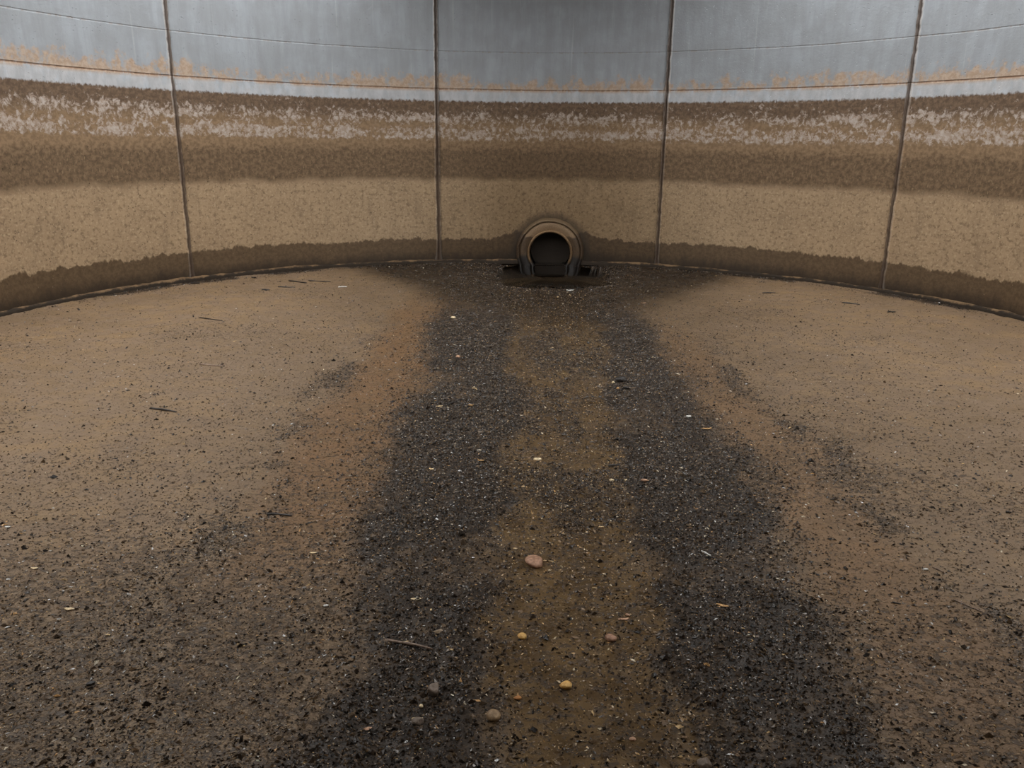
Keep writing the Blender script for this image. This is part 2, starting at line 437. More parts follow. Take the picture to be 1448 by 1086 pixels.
# floor: one fine relief mesh under the whole basin
st = .018
gx = np.arange(CX - R - .06, CX + R + .06 + st, st); gy = np.arange(BACK_Y - .02, CY + R + .05 + st, st)
X, Y = np.meshgrid(gx, gy)
Z = floor_z(X, Y)
nx, ny = len(gx), len(gy)
idx = np.arange(nx * ny).reshape(ny, nx)
F = np.stack([idx[:-1, :-1], idx[:-1, 1:], idx[1:, 1:], idx[1:, :-1]], -1).reshape(-1, 4)
cxq = (X[:-1, :-1] + st / 2).ravel(); cyq = (Y[:-1, :-1] + st / 2).ravel()
F = F[np.hypot(cxq - CX, np.maximum(cyq - CY, 0)) < R + .07]
fl = fast_mesh('floor', np.stack([X.ravel(), Y.ravel(), Z.ravel()], 1), F, floor_material(), smooth=True)
for k, a in masks(X.ravel(), Y.ravel()).items():
    at = fl.data.attributes.new(k, 'FLOAT', 'POINT'); at.data.foreach_set('value', a.astype(np.float32))
tag(fl, kind='structure')

# unseen slabs added overhead to shade the wall centre and near floor
def slab(name, x0, x1, y0, y1, z0, z1, mat):
    V = [(x, y, z) for x in (x0, x1) for y in (y0, y1) for z in (z0, z1)]
    return V
M_SHADE_SLAB = stone_material('shade_slab_concrete', (120, 116, 110), (136, 132, 126), 6, .85, .3)
V, F = [], []
for q in SHADE_SLABS:
    b = len(V); V += slab('shade_slabs', *q, M_SHADE_SLAB); F += [tuple(b + i for i in f) for f in Fb]
tag(mesh_obj('shade_slabs', V, F, M_SHADE_SLAB, smooth=False), kind='structure')

# ------------------------------------------------------------------ the outlet pipe
pa = PIPE_PHI
PD = np.array([-math.sin(pa), -math.cos(pa), 0]); PX = np.array([math.cos(pa), -math.sin(pa), 0]); PZ = np.array([0, 0, 1.0])
P0 = np.array([CX + R * math.sin(pa), CY + R * math.cos(pa), PIPE_Z])
root = bpy.data.objects.new('outlet_pipe', None); COL.objects.link(root); root.location = P0
tag(root, 'round concrete outlet pipe mouth with a mortar collar at the foot of the curved wall', 'pipe')
def lathe(name, prof, mat, seg=128, rough=0.0, k=0):
    V, F, UV = [], [], []
    for i in range(seg):
        a = 2 * math.pi * i / seg; c, s = math.cos(a), math.sin(a)
        for j, (r, d) in enumerate(prof):
            if rough: r = r + rough * (float(fbm(np.array(3 + 3.0 * c), np.array(3 + 3.0 * s), k, 4)) - .5)
            q = PX * (c * r) + PZ * (s * r) + PD * d
            V.append(q); UV.append((PIPE_PHI * R + c * r, PIPE_Z + s * r))
    n = len(prof)
    for i in range(seg):
        i2 = (i + 1) % seg
        for j in range(n - 1):
            F.append((i * n + j, i * n + j + 1, i2 * n + j + 1, i2 * n + j))
    return mesh_obj(name, V, F, mat, root, uv=UV)
def pipe_material(name, top, low, edge, lowest):
    t = NT(name); uv = t.coord('UV'); z = t.sep(uv)[1]
    n = t.noise(uv, 9, 4, .6); f = t.noise(uv, 60, 3, .6)
    zz = t.add(z, t.mul(t.add(n, -.5), .07))
    c1 = t.mix(t.step(f, .36, .64), lin(*top), lin(*[int(k * 1.14) for k in top]))
    c2 = t.mix(t.step(f, .36, .64), lin(*low), lin(*[int(k * 1.2) for k in low]))
    col = t.mix(t.step(zz, edge - .012, edge + .012), c2, c1)
    col = t.mix(t.step(zz, lowest + .03, lowest - .03), col, lin(40, 36, 33))
    return t.done(col, t.step(zz, edge - .03, edge + .03, .35, .7), t.bump(f, .004, .7), .45)
M_COLLAR = pipe_material('collar_mortar', (98, 80, 58), (66, 53, 40), .40, .08)
M_FACE = pipe_material('pipe_face_concrete', (124, 102, 78), (72, 58, 44), .36, .10)
M_RIM = pipe_material('pipe_rim_concrete', (116, 92, 64), (96, 76, 54), .30, .02)
M_BORE = stone_material('shaded_pipe_bore', (11, 10, 8), (8, 7, 6), 20, 1.0, .0)  # near-black colour paints in the darkness inside the pipe
lathe('collar', [(.475, -.02), (.470, .015), (.462, .05), (.452, .085), (.440, .098), (.428, .094), (.418, .072), (.414, .03), (.41, -.02)], M_COLLAR, 160, .022, 91)
lathe('face', [(.425, -.02), (.424, .062), (.405, .080), (.380, .084), (.345, .076), (.318, .066), (.305, .062), (.300, .0)], M_FACE, 128, .004, 93)
lathe('rim', [(.312, .02), (.312, .078), (.306, .092), (.296, .098), (.286, .094), (.279, .082), (.277, .06), (.277, .0)], M_RIM, 128, .004, 95)
lathe('bore', [(.285, .05), (.278, .045), (.277, -.4), (.277, -1.2), (.277, -2.4), (.2, -2.42), (.001, -2.42)], M_BORE)

# shallow water standing at the pipe mouth
def water_material():
    t = NT('standing_water'); p = t.coord('Object')
    n = t.noise(t.vec(p, (5, 22, 5)), 1.0, 2, .5, .4)
    t.b.inputs['Transmission Weight'].default_value = 1.0; t.b.inputs['IOR'].default_value = 1.33
    return t.done(lin(214, 205, 190), .04, t.bump(n, .006, .5), .5)
out = []
for i in range(96):
    a = 2 * math.pi * i / 96; c, s = math.cos(a), math.sin(a)
    rr = 1 + .30 * (float(fbm(np.array(5 + 2.2 * c), np.array(5 + 2.2 * s), 97, 4)) - .5)
    out.append((.5 + .95 * c * rr, 10.3 + (.94 if s > 0 else 1.25) * s * rr))
WZ = -.024
# the water runs on into the pipe
tongue = [tuple((P0 + PX * a + PD * d)[:2]) for a, d in ((.205, .09), (.205, -1.3), (-.205, -1.3), (-.205, .09))]
NW = len(out)
V = [(.5, 10.4, WZ)] + [(x, y, WZ) for x, y in out]
V += [(x, y, WZ - .05) for x, y in out]
F = [(0, 1 + i, 1 + (i + 1) % NW) for i in range(NW)] + [(1 + i, 1 + NW + i, 1 + NW + (i + 1) % NW, 1 + (i + 1) % NW) for i in range(NW)]
M_WATER = water_material()
pud = mesh_obj('puddle', V, F, M_WATER)
mesh_obj('standing_water', [(x - P0[0], y - P0[1], z - P0[2]) for z in (WZ, WZ - .06) for x, y in tongue],
         [(0, 1, 2, 3), (7, 6, 5, 4), (0, 4, 5, 1), (1, 5, 6, 2), (2, 6, 7, 3), (3, 7, 4, 0)], M_WATER, root, smooth=False)
tag(pud, 'dark shallow puddle of standing water in front of the pipe mouth', 'puddle')

# ------------------------------------------------------------------ loose fine matter nobody could count
OCT_V = np.array([(1, 0, 0), (.25, .85, .1), (-.9, .25, 0), (-.35, -.9, .05), (.1, .05, 1), (0, 0, -.8)], float)
OCT_F = np.array([(0, 1, 4), (1, 2, 4), (2, 3, 4), (3, 0, 4), (1, 0, 5), (2, 1, 5), (3, 2, 5), (0, 3, 5)])
def grains(name, P, L, W, T, cols, mat, tilt=.35, lift=.25):
    n = len(P); yaw = rng.random(n) * 2 * math.pi
    tx = rng.normal(0, tilt, n); ty = rng.normal(0, tilt, n)
    V = np.empty((n, 6, 3)); jit = 1 + rng.normal(0, .16, (n, 6, 3))
    B = OCT_V[None] * jit
    bx, by, bz = B[..., 0] * L[:, None], B[..., 1] * W[:, None], B[..., 2] * T[:, None]
    bz = bz + bx * np.sin(tx)[:, None] * .6 + by * np.sin(ty)[:, None] * .6
    c, s = np.cos(yaw)[:, None], np.sin(yaw)[:, None]
    z0 = floor_z(P[:, 0], P[:, 1])[:, None]
    V[..., 0] = P[:, 0:1] + c * bx - s * by
    V[..., 1] = P[:, 1:2] + s * bx + c * by
    V[..., 2] = z0 + T[:, None] * lift + bz
    Fc = (OCT_F[None] + 6 * np.arange(n)[:, None, None]).reshape(-1, 3)
    colr = np.repeat(cols, 6, axis=0)
    return fast_mesh(name, V.reshape(-1, 3), Fc, mat, False, np.concatenate([colr, np.ones((len(colr), 1))], 1))
def scatter(n_try, dens):
    x = rng.uniform(CX - R + .03, CX + R - .03, n_try); y = rng.uniform(1.2, CY + R - .03, n_try)
    ok = np.hypot(x - CX, np.maximum(y - CY, 0)) < R - .03
    x, y = x[ok], y[ok]
    # only what the camera's surroundings show
    ok = np.abs(x - .1) < .9 + y * .78
    x, y = x[ok], y[ok]
    d = dens(x, y, masks(x, y)) * (((x - .5) / .5) ** 2 + ((y - 10.4) / .75) ** 2 > 1)
    ok = rng.random(len(x)) < d
    return np.stack([x[ok], y[ok]], 1)
def palette(n, cs, spread=.12):
    cs = np.array([lin(*c)[:3] for c in cs]); c = cs[rng.integers(0, len(cs), n)]
    return np.clip(c * (1 + rng.normal(0, spread, (n, 1))), 0.002, .9)

def d_dark(x, y, m):
    return np.clip(m['debris'] * 1.0 + .5 * m['trail'] + .12 * m['near'] + .10 * m['patch'] + .5 * m['edge'] + .03 + .10 * m['soil'] + .11 * m['channel'] + .25 * m['wet'], 0, 1) * (1 - .6 * sm(5, 9, y))
P = scatter(1700000, d_dark)
n = len(P); L = rng.gamma(2.0, .0016, n) + .0017; L[::80] *= 1.5; W = L * rng.uniform(.3, .75, n); T = L * rng.uniform(.3, .75, n)
o = grains('leaf_litter', P, L, W, T, palette(n, [(40, 33, 27), (54, 44, 35), (76, 63, 50), (48, 38, 29), (28, 24, 20), (104, 88, 70), (88, 70, 50)], .2), grain_material('rotted_leaf_crumbs', .24, .4))
tag(o, 'dark rotted leaf litter strewn in two long strips beside the drain channel', 'leaf litter', kind='stuff')

def d_tan(x, y, m):
    return np.clip(.25 + .5 * m['patch'] + .5 * m['near'] + .35 * m['ochre'] - .6 * m['wet'] + .25 * m['channel'], 0, 1) * (1 - .75 * sm(5, 9, y)) * (1 - .6 * m['debris'])
P = scatter(700000, d_tan)
n = len(P); L = rng.gamma(2.0, .0014, n) + .0015; W = L * rng.uniform(.35, .8, n); T = L * rng.uniform(.25, .5, n)
o = grains('silt_crumbs', P, L, W, T, palette(n, [(128, 104, 78), (112, 90, 66), (98, 78, 58), (140, 116, 88), (84, 68, 52)]), grain_material('dried_silt_crumbs', .55, .5))
tag(o, 'brown crumbs of dried silt spread over the basin floor', 'silt', kind='stuff')

def d_pale(x, y, m):
    return np.clip(.7 * m['debris'] + .5 * m['channel'] + .25 * m['trail'] + .55 * m['near'] + .05 + .12 * m['soil'] + .16 * m['wet'] + .5 * m['edge'], 0, 1) * (1 - .72 * sm(5.5, 8.5, y))  # shell grit, with extra pale grains standing in for wet glints
P = scatter(300000, d_pale)
n = len(P); L = rng.gamma(1.6, .0015, n) + .0017; W = L * rng.uniform(.25, .6, n); T = L * rng.uniform(.2, .5, n)
mc = masks(P[:, 0], P[:, 1])['channel'][:, None] > .4
cols = np.where(mc, palette(n, [(196, 160, 110), (206, 176, 130), (170, 134, 88), (150, 122, 86), (214, 196, 164)], .2),
                palette(n, [(214, 200, 174), (200, 170, 124), (222, 222, 220), (190, 148, 98), (170, 164, 158), (150, 130, 105), (140, 132, 124)], .2))
o = grains('shell_grit_glints', P, L, W, T, cols, grain_material('pale_grit_glints', .22, .7))
tag(o, 'pale shell grit and painted glints among the dark litter and along the channel', 'grit', kind='stuff')

# ------------------------------------------------------------------ things one can pick up
MATS = {
 'yellow': stone_material('ochre_stone', (216, 164, 88), (240, 196, 120), 90, .45),
 'pink': stone_material('pinkish_stone', (186, 142, 112), (222, 180, 148), 120, .5),
 'pinkbrown': stone_material('mottled_pinkish_stone', (150, 112, 88), (192, 150, 122), 70, .5),
 'grey': stone_material('grey_brown_stone', (112, 98, 84), (136, 120, 106), 60, .45),
 'brown': stone_material('brown_stone', (140, 114, 84), (170, 142, 106), 70, .45),
 'cream': stone_material('cream_stone', (232, 206, 160), (246, 226, 188), 90, .45),
 'white': stone_material('white_shell', (206, 204, 198), (228, 226, 220), 90, .3),
 'orange': stone_material('orange_stone', (170, 112, 58), (190, 132, 74), 90, .4),
 'dark': stone_material('black_wet_wood', (34, 30, 27), (48, 42, 37), 90, .3, .6),
 'bark': stone_material('brown_bark', (120, 100, 84), (150, 128, 110), 90, .4),
 'straw': stone_material('dry_straw', (222, 190, 140), (240, 212, 166), 90, .5),
 'leaf': stone_material('tan_leaf', (200, 154, 98), (222, 178, 122), 90, .5),
}
def pebble(name, x, y, L, W, T, rz, mat, seed, sharp=.0):
    bm = bmesh.new(); bmesh.ops.create_icosphere(bm, subdivisions=3, radius=1)
    rs = np.random.default_rng(seed)
    dirs = rs.normal(0, 1, (7, 3)); dirs /= np.linalg.norm(dirs, axis=1)[:, None]; lim = rs.uniform(.6, .88, 7)
    for v in bm.verts:
        p = np.array(v.co)
        for d, l in zip(dirs, lim):
            s = p @ d
            if s > l: p = p - d * (s - l) * (.6 + .4 * sharp)
        k = 1 + .10 * (float(fbm(np.array(p[0] * 1.7 + seed), np.array(p[1] * 1.7 + p[2]), 11, 3)) - .5)
        v.co = p * k * np.array((L / 2, W / 2, T / 2))
    return finish(bm, name, x, y, T * .30, rz, mat)
def finish(bm, name, x, y, lift, rz, mat, parent=None):
    me = bpy.data.meshes.new(name); bm.to_mesh(me); bm.free()
    me.polygons.foreach_set('use_smooth', [True] * len(me.polygons)); me.materials.append(mat)
    o = bpy.data.objects.new(name, me); COL.objects.link(o)
    if parent: o.parent = parent
    else:
        o.location = (x, y, float(floor_z(x, y)) + lift); o.rotation_euler = (0, 0, rz)
    return o
def tube_bm(pts, rad, seg=8):
    bm = bmesh.new(); rings = []
    pts = [np.array(p, float) for p in pts]
    for i, p in enumerate(pts):
        d = pts[min(i + 1, len(pts) - 1)] - pts[max(i - 1, 0)]; d /= np.linalg.norm(d)
        a = np.cross(d, (0, 0, 1.0)); a /= np.linalg.norm(a); b = np.cross(a, d)
        r = rad[i] if hasattr(rad, '__len__') else rad
        rings.append([bm.verts.new(p + r * (math.cos(2 * math.pi * k / seg) * a + math.sin(2 * math.pi * k / seg) * b)) for k in range(seg)])
    for i in range(len(rings) - 1):
        for k in range(seg):
            bm.faces.new((rings[i][k], rings[i][(k + 1) % seg], rings[i + 1][(k + 1) % seg], rings[i + 1][k]))
    bm.faces.new(rings[0][::-1]); bm.faces.new(rings[-1])
    bmesh.ops.recalc_face_normals(bm, faces=bm.faces)
    return bm
def twig(name, x, y, L, W, rz, mat, seed, bend=.014, flat=1.0):
    rs = np.random.default_rng(seed); n = 12; pts = []; rad = []
    ph = rs.random() * 6
    for i in range(n + 1):
        t = i / n - .5
        pts.append((t * L, bend * L * (math.cos(t * math.pi) + .35 * math.sin(5 * t + ph)), W * .12 * math.sin(4 * t + ph)))
        rad.append(W / 2 * (1.0 - .35 * (t + .5)) * (1 + .14 * math.sin(13 * t + ph)) * (.6 if i in (0, n) else 1))
    return finish(tube_bm(pts, rad), name, x, y, W * .38, rz, mat)
def leaf(name, x, y, L, W, rz, mat, seed, curl=.25):
    """a thin but solid curled leaf or shell flake"""
    bm = bmesh.new(); n, k = 12, 6; T = max(.0012, W * .07); top = []; bot = []
    for i in range(n + 1):
        t = i / n; w = W / 2 * (math.sin(math.pi * (t * .92 + .04)) ** .7)
        ra, rb = [], []
        for j in range(k + 1):
            s = j / k * 2 - 1
            px, py = (t - .5) * L, s * w * (1 + .12 * math.sin(9 * t + seed))
            pz = curl * W * (s * s * .8 + (2 * t - 1) ** 2 * .7) + .05 * W * math.sin(11 * t + 3 * s + seed)
            ra.append(bm.verts.new((px, py, pz + T))); rb.append(bm.verts.new((px, py, pz)))
        top.append(ra); bot.append(rb)
    for i in range(n):
        for j in range(k):
            bm.faces.new((top[i][j], top[i + 1][j], top[i + 1][j + 1], top[i][j + 1]))
            bm.faces.new((bot[i][j], bot[i][j + 1], bot[i + 1][j + 1], bot[i + 1][j]))
        for a in (0, k):
            bm.faces.new((top[i][a], bot[i][a], bot[i + 1][a], top[i + 1][a]))
    for i in (0, n):
        for j in range(k):
            bm.faces.new((top[i][j], top[i][j + 1], bot[i][j + 1], bot[i][j]))
    bmesh.ops.recalc_face_normals(bm, faces=bm.faces)
    return finish(bm, name, x, y, .0015, rz, mat)
def shell(name, x, y, D, rz, mat, seed):
    """curled snail-like shell: an open, tapering ring"""
    pts, rad = [], []
    for i in range(26):
        t = i / 25; a = .4 + t * 5.2; r = D * .36 * (1 - .35 * t)
        pts.append((r * math.cos(a), r * math.sin(a), D * (.02 + .16 * t))); rad.append(D * .15 * (1 - .6 * t))
    return finish(tube_bm(pts, rad, 10), name, x, y, D * .10, rz, mat)
# kind, name, x, y, length, width, height, turn, material, label, category, group
ITEMS = [
 ('pebble', 'flat_stone', 0.096, 2.905, 0.0779, 0.0935, 0.0390, 0.20, 'pinkbrown', 'large flat round pinkish-brown stone lying alone in the middle of the channel', 'stone', None),
 ('bent', 'root_fiber', 0.155, 2.918, 0.0495, 0.0046, 0.0148, -0.46, 'straw', 'short pale root fibre curling off the large flat pinkish stone', 'root', None),
 ('pebble', 'pebble', 0.044, 2.402, 0.0326, 0.0310, 0.0228, 0.10, 'yellow', 'small yellow pebble with a pale chip lying just to its side', 'pebble', None),
 ('pebble', 'pebble', 0.346, 2.406, 0.0405, 0.0385, 0.0243, -0.10, 'pinkbrown', 'oval pinkish pebble on the channel edge below the crescent shell', 'pebble', None),
 ('pebble', 'pebble', 0.177, 2.145, 0.0396, 0.0377, 0.0246, -0.15, 'yellow', 'bright ochre oval pebble, nearest yellow stone in the channel', 'pebble', None),
 ('rock', 'stone', -0.225, 2.082, 0.0481, 0.0529, 0.0385, -0.40, 'grey', 'angular grey-brown stone in the dark litter below the straight stick', 'stone', None),
 ('rock', 'stone', -0.042, 1.982, 0.0421, 0.0421, 0.0303, 0.20, 'brown', 'rounded brown stone on the border of litter and channel, low in view', 'stone', None),
 ('rock', 'stone', -0.257, 1.945, 0.0374, 0.0281, 0.0225, 0.10, 'grey', 'dark stone with a pale crusted top in the litter below the angular stone', 'stone', None),
 ('leaf', 'leaf', -0.260, 1.957, 0.0331, 0.0133, 0.0066, 0.10, 'cream', 'pale crust of leaf lying on the dark stone in the litter', 'leaf', None),
 ('pebble', 'shell_piece', 0.353, 1.918, 0.0219, 0.0154, 0.0110, 0.30, 'pink', 'pale pink shell piece on the tan patch at the bottom of the channel', 'shell', None),
 ('rock', 'stone', 0.530, 1.807, 0.0430, 0.0387, 0.0258, 0.10, 'grey', 'rounded grey stone at the bottom edge of the right litter strip', 'stone', None),
 ('pebble', 'pebble', 0.140, 4.032, 0.0453, 0.0272, 0.0181, 0.00, 'cream', 'flat cream pebble in mid channel, alone on wet silt', 'pebble', None),
 ('pebble', 'pebble', 0.503, 3.753, 0.0268, 0.0188, 0.0134, 0.20, 'cream', 'cream oval pebble at the left end of a dark twig in the right litter', 'pebble', None),
 ('pebble', 'pebble', 0.570, 3.733, 0.0160, 0.0128, 0.0096, 0.20, 'cream', 'tiny cream pebble between the dark twig and the pink grub-shaped shell', 'pebble', None),
 ('pebble', 'shell_piece', 0.657, 3.705, 0.0391, 0.0156, 0.0137, -0.20, 'pink', 'long pinkish shell piece right of the dark twig in the right litter', 'shell', None),
 ('shell', 'snail_shell', 1.079, 4.689, 0.0441, 0.0353, 0.0220, 0.20, 'white', 'white curled snail shell on tan silt beside the right litter strip', 'shell', None),
 ('leaf', 'leaf', 1.141, 4.488, 0.0596, 0.0179, 0.0179, 0.10, 'leaf', 'pale sliver of leaf on a tan mound near the white snail shell', 'leaf', None),
 ('pebble', 'pebble', -0.560, 7.511, 0.0536, 0.0375, 0.0268, 0.00, 'cream', 'far pale pebble at the head of the left litter strip', 'pebble', None),
 ('pebble', 'pebble', -0.414, 6.023, 0.0380, 0.0304, 0.0266, 0.00, 'pink', 'pale pink pebble in the left litter strip, below the far pale one', 'pebble', None),
 ('leaf', 'chip', 1.363, 8.384, 0.0526, 0.0210, 0.0158, 0.00, 'pink', 'small flat pinkish chip on brown silt right of the pipe puddle', 'chip', None),
 ('leaf', 'plastic_scrap', 0.646, 9.163, 0.0811, 0.0486, 0.0324, 0.10, 'white', 'bluish white scrap shining in the puddle before the pipe', 'scrap', None),
 ('leaf', 'leaf', -0.454, 4.837, 0.0445, 0.0156, 0.0133, 0.20, 'straw', 'pair-tipped pale leaf scrap in the left litter beside a black twig', 'leaf', None),
 ('leaf', 'leaf', -0.256, 4.859, 0.0334, 0.0167, 0.0100, -0.10, 'leaf', 'tan leaf scrap to the right of the black twig in the left litter', 'leaf', None),
 ('bent', 'straw_piece', -0.250, 5.208, 0.0474, 0.0076, 0.0142, -0.50, 'straw', 'bent pale straw in the left litter above the tan leaf scrap', 'straw', None),
 ('twig', 'twig', -0.367, 4.927, 0.1787, 0.0099, 0.0536, 0.99, 'dark', 'short black twig pointing at a pale bud in the left litter', 'twig', None),
 ('leaf', 'leaf', -0.340, 2.606, 0.0375, 0.0131, 0.0112, 0.10, 'cream', 'cream splintered leaf in the left litter above the straight stick', 'leaf', None),
 ('leaf', 'leaf', -0.395, 1.917, 0.0242, 0.0109, 0.0073, 0.30, 'pink', 'pinkish leaf flake at lower left of the left litter strip', 'leaf', None),
 ('pebble', 'pebble', -0.255, 2.018, 0.0135, 0.0128, 0.0122, 0.00, 'cream', 'round white bead-like pebble just below the angular grey-brown stone', 'pebble', None),
 ('pebble', 'pebble', 0.028, 2.090, 0.0252, 0.0189, 0.0126, 0.10, 'orange', 'dull orange pebble half sunk in silt left of the ochre pebble', 'pebble', None),
 ('leaf', 'shell_piece', 0.404, 2.519, 0.0419, 0.0105, 0.0126, 0.15, 'pink', 'thin crescent of pale pink shell on the right edge of the channel', 'shell', None),
 ('pebble', 'shell_piece', 0.422, 2.544, 0.0185, 0.0102, 0.0092, -0.60, 'pink', 'small pink shell bit lying just above the crescent shell', 'shell', None),
 ('twig', 'straw_piece', 0.397, 3.231, 0.0221, 0.0063, 0.0066, 0.00, 'straw', 'short white straw on smooth silt right of the channel centre', 'straw', None),
 ('twig', 'straw_piece', 0.322, 2.729, 0.0194, 0.0055, 0.0058, 0.05, 'straw', 'short white straw near the right litter, below the large flat stone', 'straw', None),
 ('pebble', 'chip', -0.656, 2.559, 0.0215, 0.0107, 0.0086, 0.10, 'white', 'white and tan chip on the brown silt left of the litter strip', 'chip', None),
 ('leaf', 'chip', -0.795, 2.953, 0.0300, 0.0105, 0.0090, 0.10, 'cream', 'pale chip on orange silt left of the litter, above the white and tan one', 'chip', None),
 ('twig', 'twig', 0.795, 2.968, 0.0474, 0.0090, 0.0142, -0.82, 'white', 'whitish weathered twig in the right litter strip', 'twig', None),
 ('twig', 'twig', 0.822, 2.920, 0.0499, 0.0060, 0.0150, -0.59, 'dark', 'dark twig continuing from the whitish one in the right litter', 'twig', None),
 ('leaf', 'leaf', 0.764, 2.572, 0.0435, 0.0130, 0.0130, -0.40, 'leaf', 'yellowish narrow leaf at the right border of the right litter', 'leaf', None),
 ('leaf', 'leaf', -0.403, 3.821, 0.0290, 0.0145, 0.0087, -0.40, 'straw', 'curled pale leaf at the end of a thin black twig, left litter', 'leaf', None),
 ('twig', 'twig', -0.440, 3.843, 0.0833, 0.0058, 0.0250, -0.87, 'dark', 'thin black twig ending at the curled pale leaf', 'twig', None),
 ('leaf', 'leaf', -0.157, 3.948, 0.0334, 0.0150, 0.0100, -0.20, 'leaf', 'pinkish tan leaf flake on the channel side of the left litter', 'leaf', None),
 ('twig', 'stick', -0.333, 2.322, 0.1729, 0.0114, 0.0519, -0.30, 'bark', 'long straight brown stick lying in the left litter strip', 'stick', None),
 ('bent', 'root_fiber', -0.412, 2.378, 0.0657, 0.0038, 0.0197, 1.47, 'dark', 'thin black rootlet rising from the left end of the straight stick', 'root', None),
 ('leaf', 'leaf', -0.344, 2.339, 0.0223, 0.0112, 0.0067, 0.10, 'cream', 'pale flake tucked behind the straight stick', 'leaf', None),
 ('bent', 'leaf_stalk', -1.026, 3.281, 0.1139, 0.0132, 0.0342, -0.04, 'dark', 'black curved leaf stalk on brown silt at left, glinting along its back', 'stalk', None),
 ('rock', 'bark_piece', 0.761, 5.451, 0.0897, 0.0449, 0.0449, 0.10, 'dark', 'black lump of bark in the right litter, top of a pair', 'bark', None),
 ('rock', 'bark_piece', 0.765, 5.257, 0.0579, 0.0232, 0.0232, 0.00, 'dark', 'smaller black bark piece just below the black lump', 'bark', None),
 ('pebble', 'chip', 0.702, 5.414, 0.0247, 0.0198, 0.0173, 0.10, 'cream', 'cream chip touching the left side of the black bark lump', 'chip', None),
 ('pebble', 'chip', 0.718, 5.279, 0.0242, 0.0193, 0.0169, 0.10, 'leaf', 'tan chip beside the smaller black bark piece', 'chip', None),
 ('twig', 'twig', 0.539, 3.940, 0.0766, 0.0130, 0.0230, 0.42, 'dark', 'thick black twig on the left border of the right litter', 'twig', None),
 ('twig', 'twig', 0.541, 3.752, 0.0577, 0.0072, 0.0173, -0.37, 'dark', 'thin black twig between the cream pebbles in the right litter', 'twig', None),
 ('twig', 'twig', -0.370, 3.375, 0.0588, 0.0085, 0.0176, 0.89, 'dark', 'black twig low in the left litter above the straight stick', 'twig', None),
 ('twig', 'twig', 0.491, 2.624, 0.0448, 0.0065, 0.0134, 0.58, 'dark', 'black twig bridging the channel and the right litter strip', 'twig', None),
 ('twig', 'twig', 0.653, 2.524, 0.0318, 0.0069, 0.0096, -0.26, 'dark', 'short thick black twig at the heart of the right litter', 'twig', None),
 ('twig', 'twig', -2.213, 5.767, 0.1906, 0.0144, 0.0572, -0.16, 'bark', 'wet grey twig on open tan silt at left', 'twig', None),
 ('twig', 'twig', -2.135, 4.725, 0.1999, 0.0142, 0.0600, -0.31, 'dark', 'dark broken twig on tan silt, left of the wet grey one', 'twig', None),
 ('twig', 'twig', -2.788, 7.354, 0.2836, 0.0112, 0.0851, -0.40, 'dark', 'very thin dark twig on pale silt near the left wall', 'twig', None),
 ('twig', 'straw_piece', -1.936, 9.160, 0.1028, 0.0132, 0.0308, 0.30, 'white', 'white straw lying left of the dark wet apron', 'straw', None),
 ('twig', 'twig', -2.738, 8.910, 0.0846, 0.0164, 0.0254, 0.07, 'dark', 'short dark twig below the left stretch of wall', 'twig', None),
 ('twig', 'twig', -2.559, 9.117, 0.2026, 0.0167, 0.0608, -0.05, 'dark', 'long dark twig lying parallel to the left wall foot', 'twig', None),
 ('twig', 'twig', -2.524, 9.459, 0.2659, 0.0173, 0.0798, -0.42, 'dark', 'dark twig lying between the left wall foot and the long dark twig', 'twig', None),
 ('twig', 'twig', -2.285, 9.539, 0.2971, 0.0138, 0.0891, -0.28, 'dark', 'thin dark twig beside the left edge of the wet apron', 'twig', None),
 ('twig', 'twig', -3.660, 9.290, 0.1202, 0.0229, 0.0361, -0.35, 'dark', 'dark twig at the foot of the leftmost wall joint', 'twig', None),
 ('leaf', 'leaf', -3.130, 9.764, 0.0632, 0.0316, 0.0190, 0.00, 'dark', 'black leaf scrap against the wall foot right of the leftmost joint', 'leaf', None),
 ('twig', 'twig', 2.881, 9.075, 0.1645, 0.0134, 0.0494, 0.20, 'dark', 'thin dark twig on silt right of the wet apron', 'twig', None),
 ('twig', 'twig', 3.573, 8.492, 0.1757, 0.0163, 0.0527, -0.53, 'dark', 'dark twig on smooth silt below the right wall foot', 'twig', None),
 ('bent', 'twig', 3.808, 8.050, 0.0979, 0.0157, 0.0294, 0.43, 'dark', 'small dark bent twig below the rightmost wall joint', 'twig', None),
 ('twig', 'twig', 2.284, 3.415, 0.0244, 0.0115, 0.0073, -0.13, 'dark', 'stubby dark twig alone on silt near the right side', 'twig', None),
 ('rock', 'stone', 1.637, 2.869, 0.0255, 0.0128, 0.0128, 0.00, 'white', 'white glinting stone chip at the tip of a dark clump, right silt', 'stone', None),
 ('bent', 'twig', 1.167, 3.286, 0.0541, 0.0050, 0.0162, -0.24, 'dark', 'thin dark bent twig on tan silt right of the right litter strip', 'twig', None),
 ('bent', 'twig', 1.063, 2.033, 0.0311, 0.0073, 0.0093, -0.51, 'dark', 'black chip of twig at lower right of the silt', 'twig', None),
 ('twig', 'twig', 1.413, 2.621, 0.0283, 0.0071, 0.0085, -0.50, 'dark', 'short black twig on right silt below the dark clump trail', 'twig', None),
 ('twig', 'twig', 1.693, 2.870, 0.0616, 0.0064, 0.0185, -1.09, 'bark', 'brown twig in the dark clump on the right silt', 'twig', None),
 ('twig', 'twig', 1.665, 2.606, 0.1045, 0.0067, 0.0313, -0.92, 'bark', 'long grey-brown root on the right silt below the dark clump', 'root', None),
 ('rock', 'stone', -1.275, 2.113, 0.0281, 0.0169, 0.0141, 0.40, 'dark', 'dark wedge of bark on grey silt at lower left', 'bark', None),
 ('leaf', 'leaf', -1.830, 2.793, 0.0290, 0.0101, 0.0087, 0.00, 'cream', 'pale pink flake on silt near the left side', 'leaf', None),
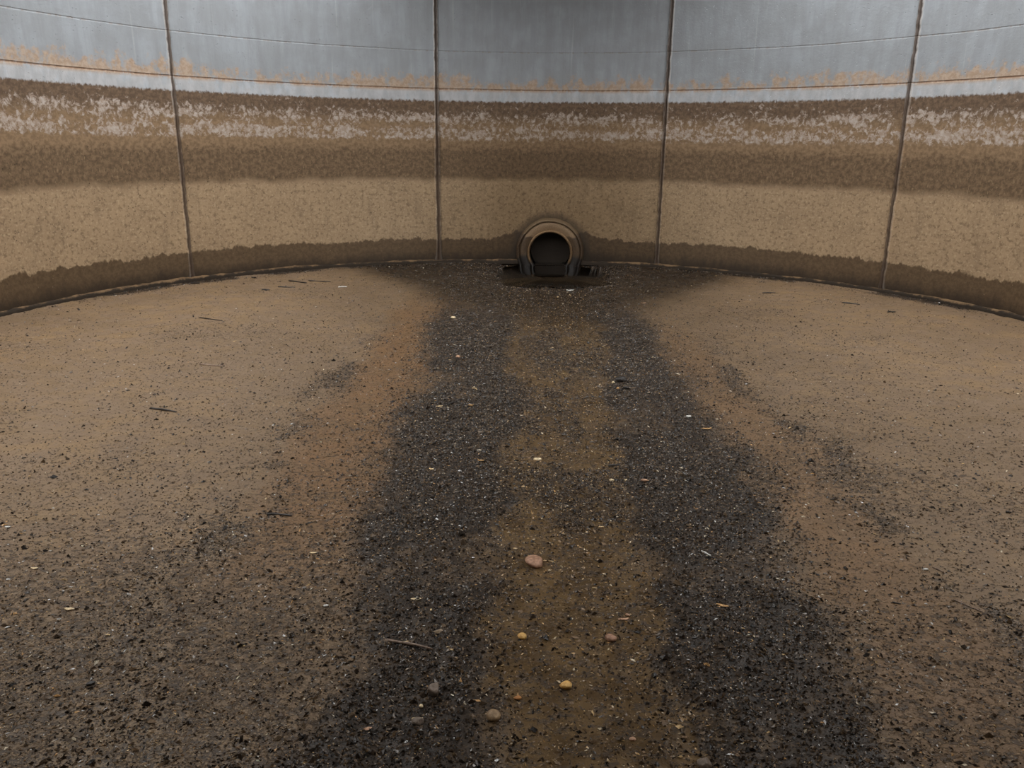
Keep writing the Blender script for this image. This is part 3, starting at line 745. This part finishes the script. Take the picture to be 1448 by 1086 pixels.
 ('leaf', 'leaf', -1.552, 2.517, 0.0351, 0.0140, 0.0105, 0.00, 'cream', 'buff flake on grey silt at lower left below the pale pink one', 'leaf', None),
 ('leaf', 'leaf', -2.148, 3.151, 0.0252, 0.0126, 0.0076, 0.00, 'white', 'white flake at the far left of the silt', 'leaf', None),
]
made = {}
for q, (kind, name, x, y, L, W, T, rz, mat, label, cat, grp) in enumerate(ITEMS):
    m = MATS[mat]
    if kind == 'pebble': o = pebble(name, x, y, L, W, T, rz, m, q + 3)
    elif kind == 'rock': o = pebble(name, x, y, L, W, T, rz, m, q + 3, 1.0)
    elif kind == 'twig': o = twig(name, x, y, L, W, rz, m, q + 3)
    elif kind == 'bent': o = twig(name, x, y, L, W, rz, m, q + 3, .25)
    elif kind == 'leaf': o = leaf(name, x, y, L, W, rz, m, q + 3)
    elif kind == 'shell': o = shell(name, x, y, L, rz, m, q + 3)
    tag(o, label, cat, grp); made[label] = o

# ------------------------------------------------------------------ overcast daylight from the open top
w = bpy.data.worlds.new('overcast'); C.world = w; w.use_nodes = True
nt = w.node_tree; nt.nodes.clear()
wo = nt.nodes.new('ShaderNodeOutputWorld'); bg = nt.nodes.new('ShaderNodeBackground')
tc = nt.nodes.new('ShaderNodeTexCoord'); dp = nt.nodes.new('ShaderNodeVectorMath'); dp.operation = 'DOT_PRODUCT'
dp.inputs[1].default_value = (0, -.74, .67); nt.links.new(tc.outputs['Generated'], dp.inputs[0])
mr = nt.nodes.new('ShaderNodeMapRange'); mr.interpolation_type = 'SMOOTHSTEP'; nt.links.new(dp.outputs['Value'], mr.inputs[0])
mr.inputs[1].default_value = -.2; mr.inputs[2].default_value = 1.0; mr.inputs[3].default_value = .5; mr.inputs[4].default_value = 1.5
nt.links.new(mr.outputs[0], bg.inputs[1]); bg.inputs[0].default_value = (.99, .98, .97, 1)   # the brighter half of the cloud lies behind the camera
nt.links.new(bg.outputs[0], wo.inputs[0])

# ------------------------------------------------------------------ camera
cam = bpy.data.cameras.new('camera'); co = bpy.data.objects.new('camera', cam); COL.objects.link(co)
cam.sensor_width = 36; cam.lens = 1150 / 1448 * 36; cam.clip_start = .05; cam.clip_end = 200
p_, r_ = .2888, .0118
from mathutils import Matrix, Vector
fwd = Vector((0, math.cos(p_), -math.sin(p_))); up = Vector((0, math.sin(p_), math.cos(p_))); right = Vector((1, 0, 0))
c_, s_ = math.cos(r_), math.sin(r_)
rt = right * c_ + up * s_; u2 = up * c_ - right * s_
mw = Matrix((rt, u2, -fwd)).transposed().to_4x4(); mw.translation = Vector((0, 0, 1.6))
co.matrix_world = mw
C.camera = co
vs = C.view_settings
vs.view_transform = 'Standard'; vs.look = 'None'; vs.gamma = 1; vs.use_curve_mapping = False; vs.exposure = 1.7
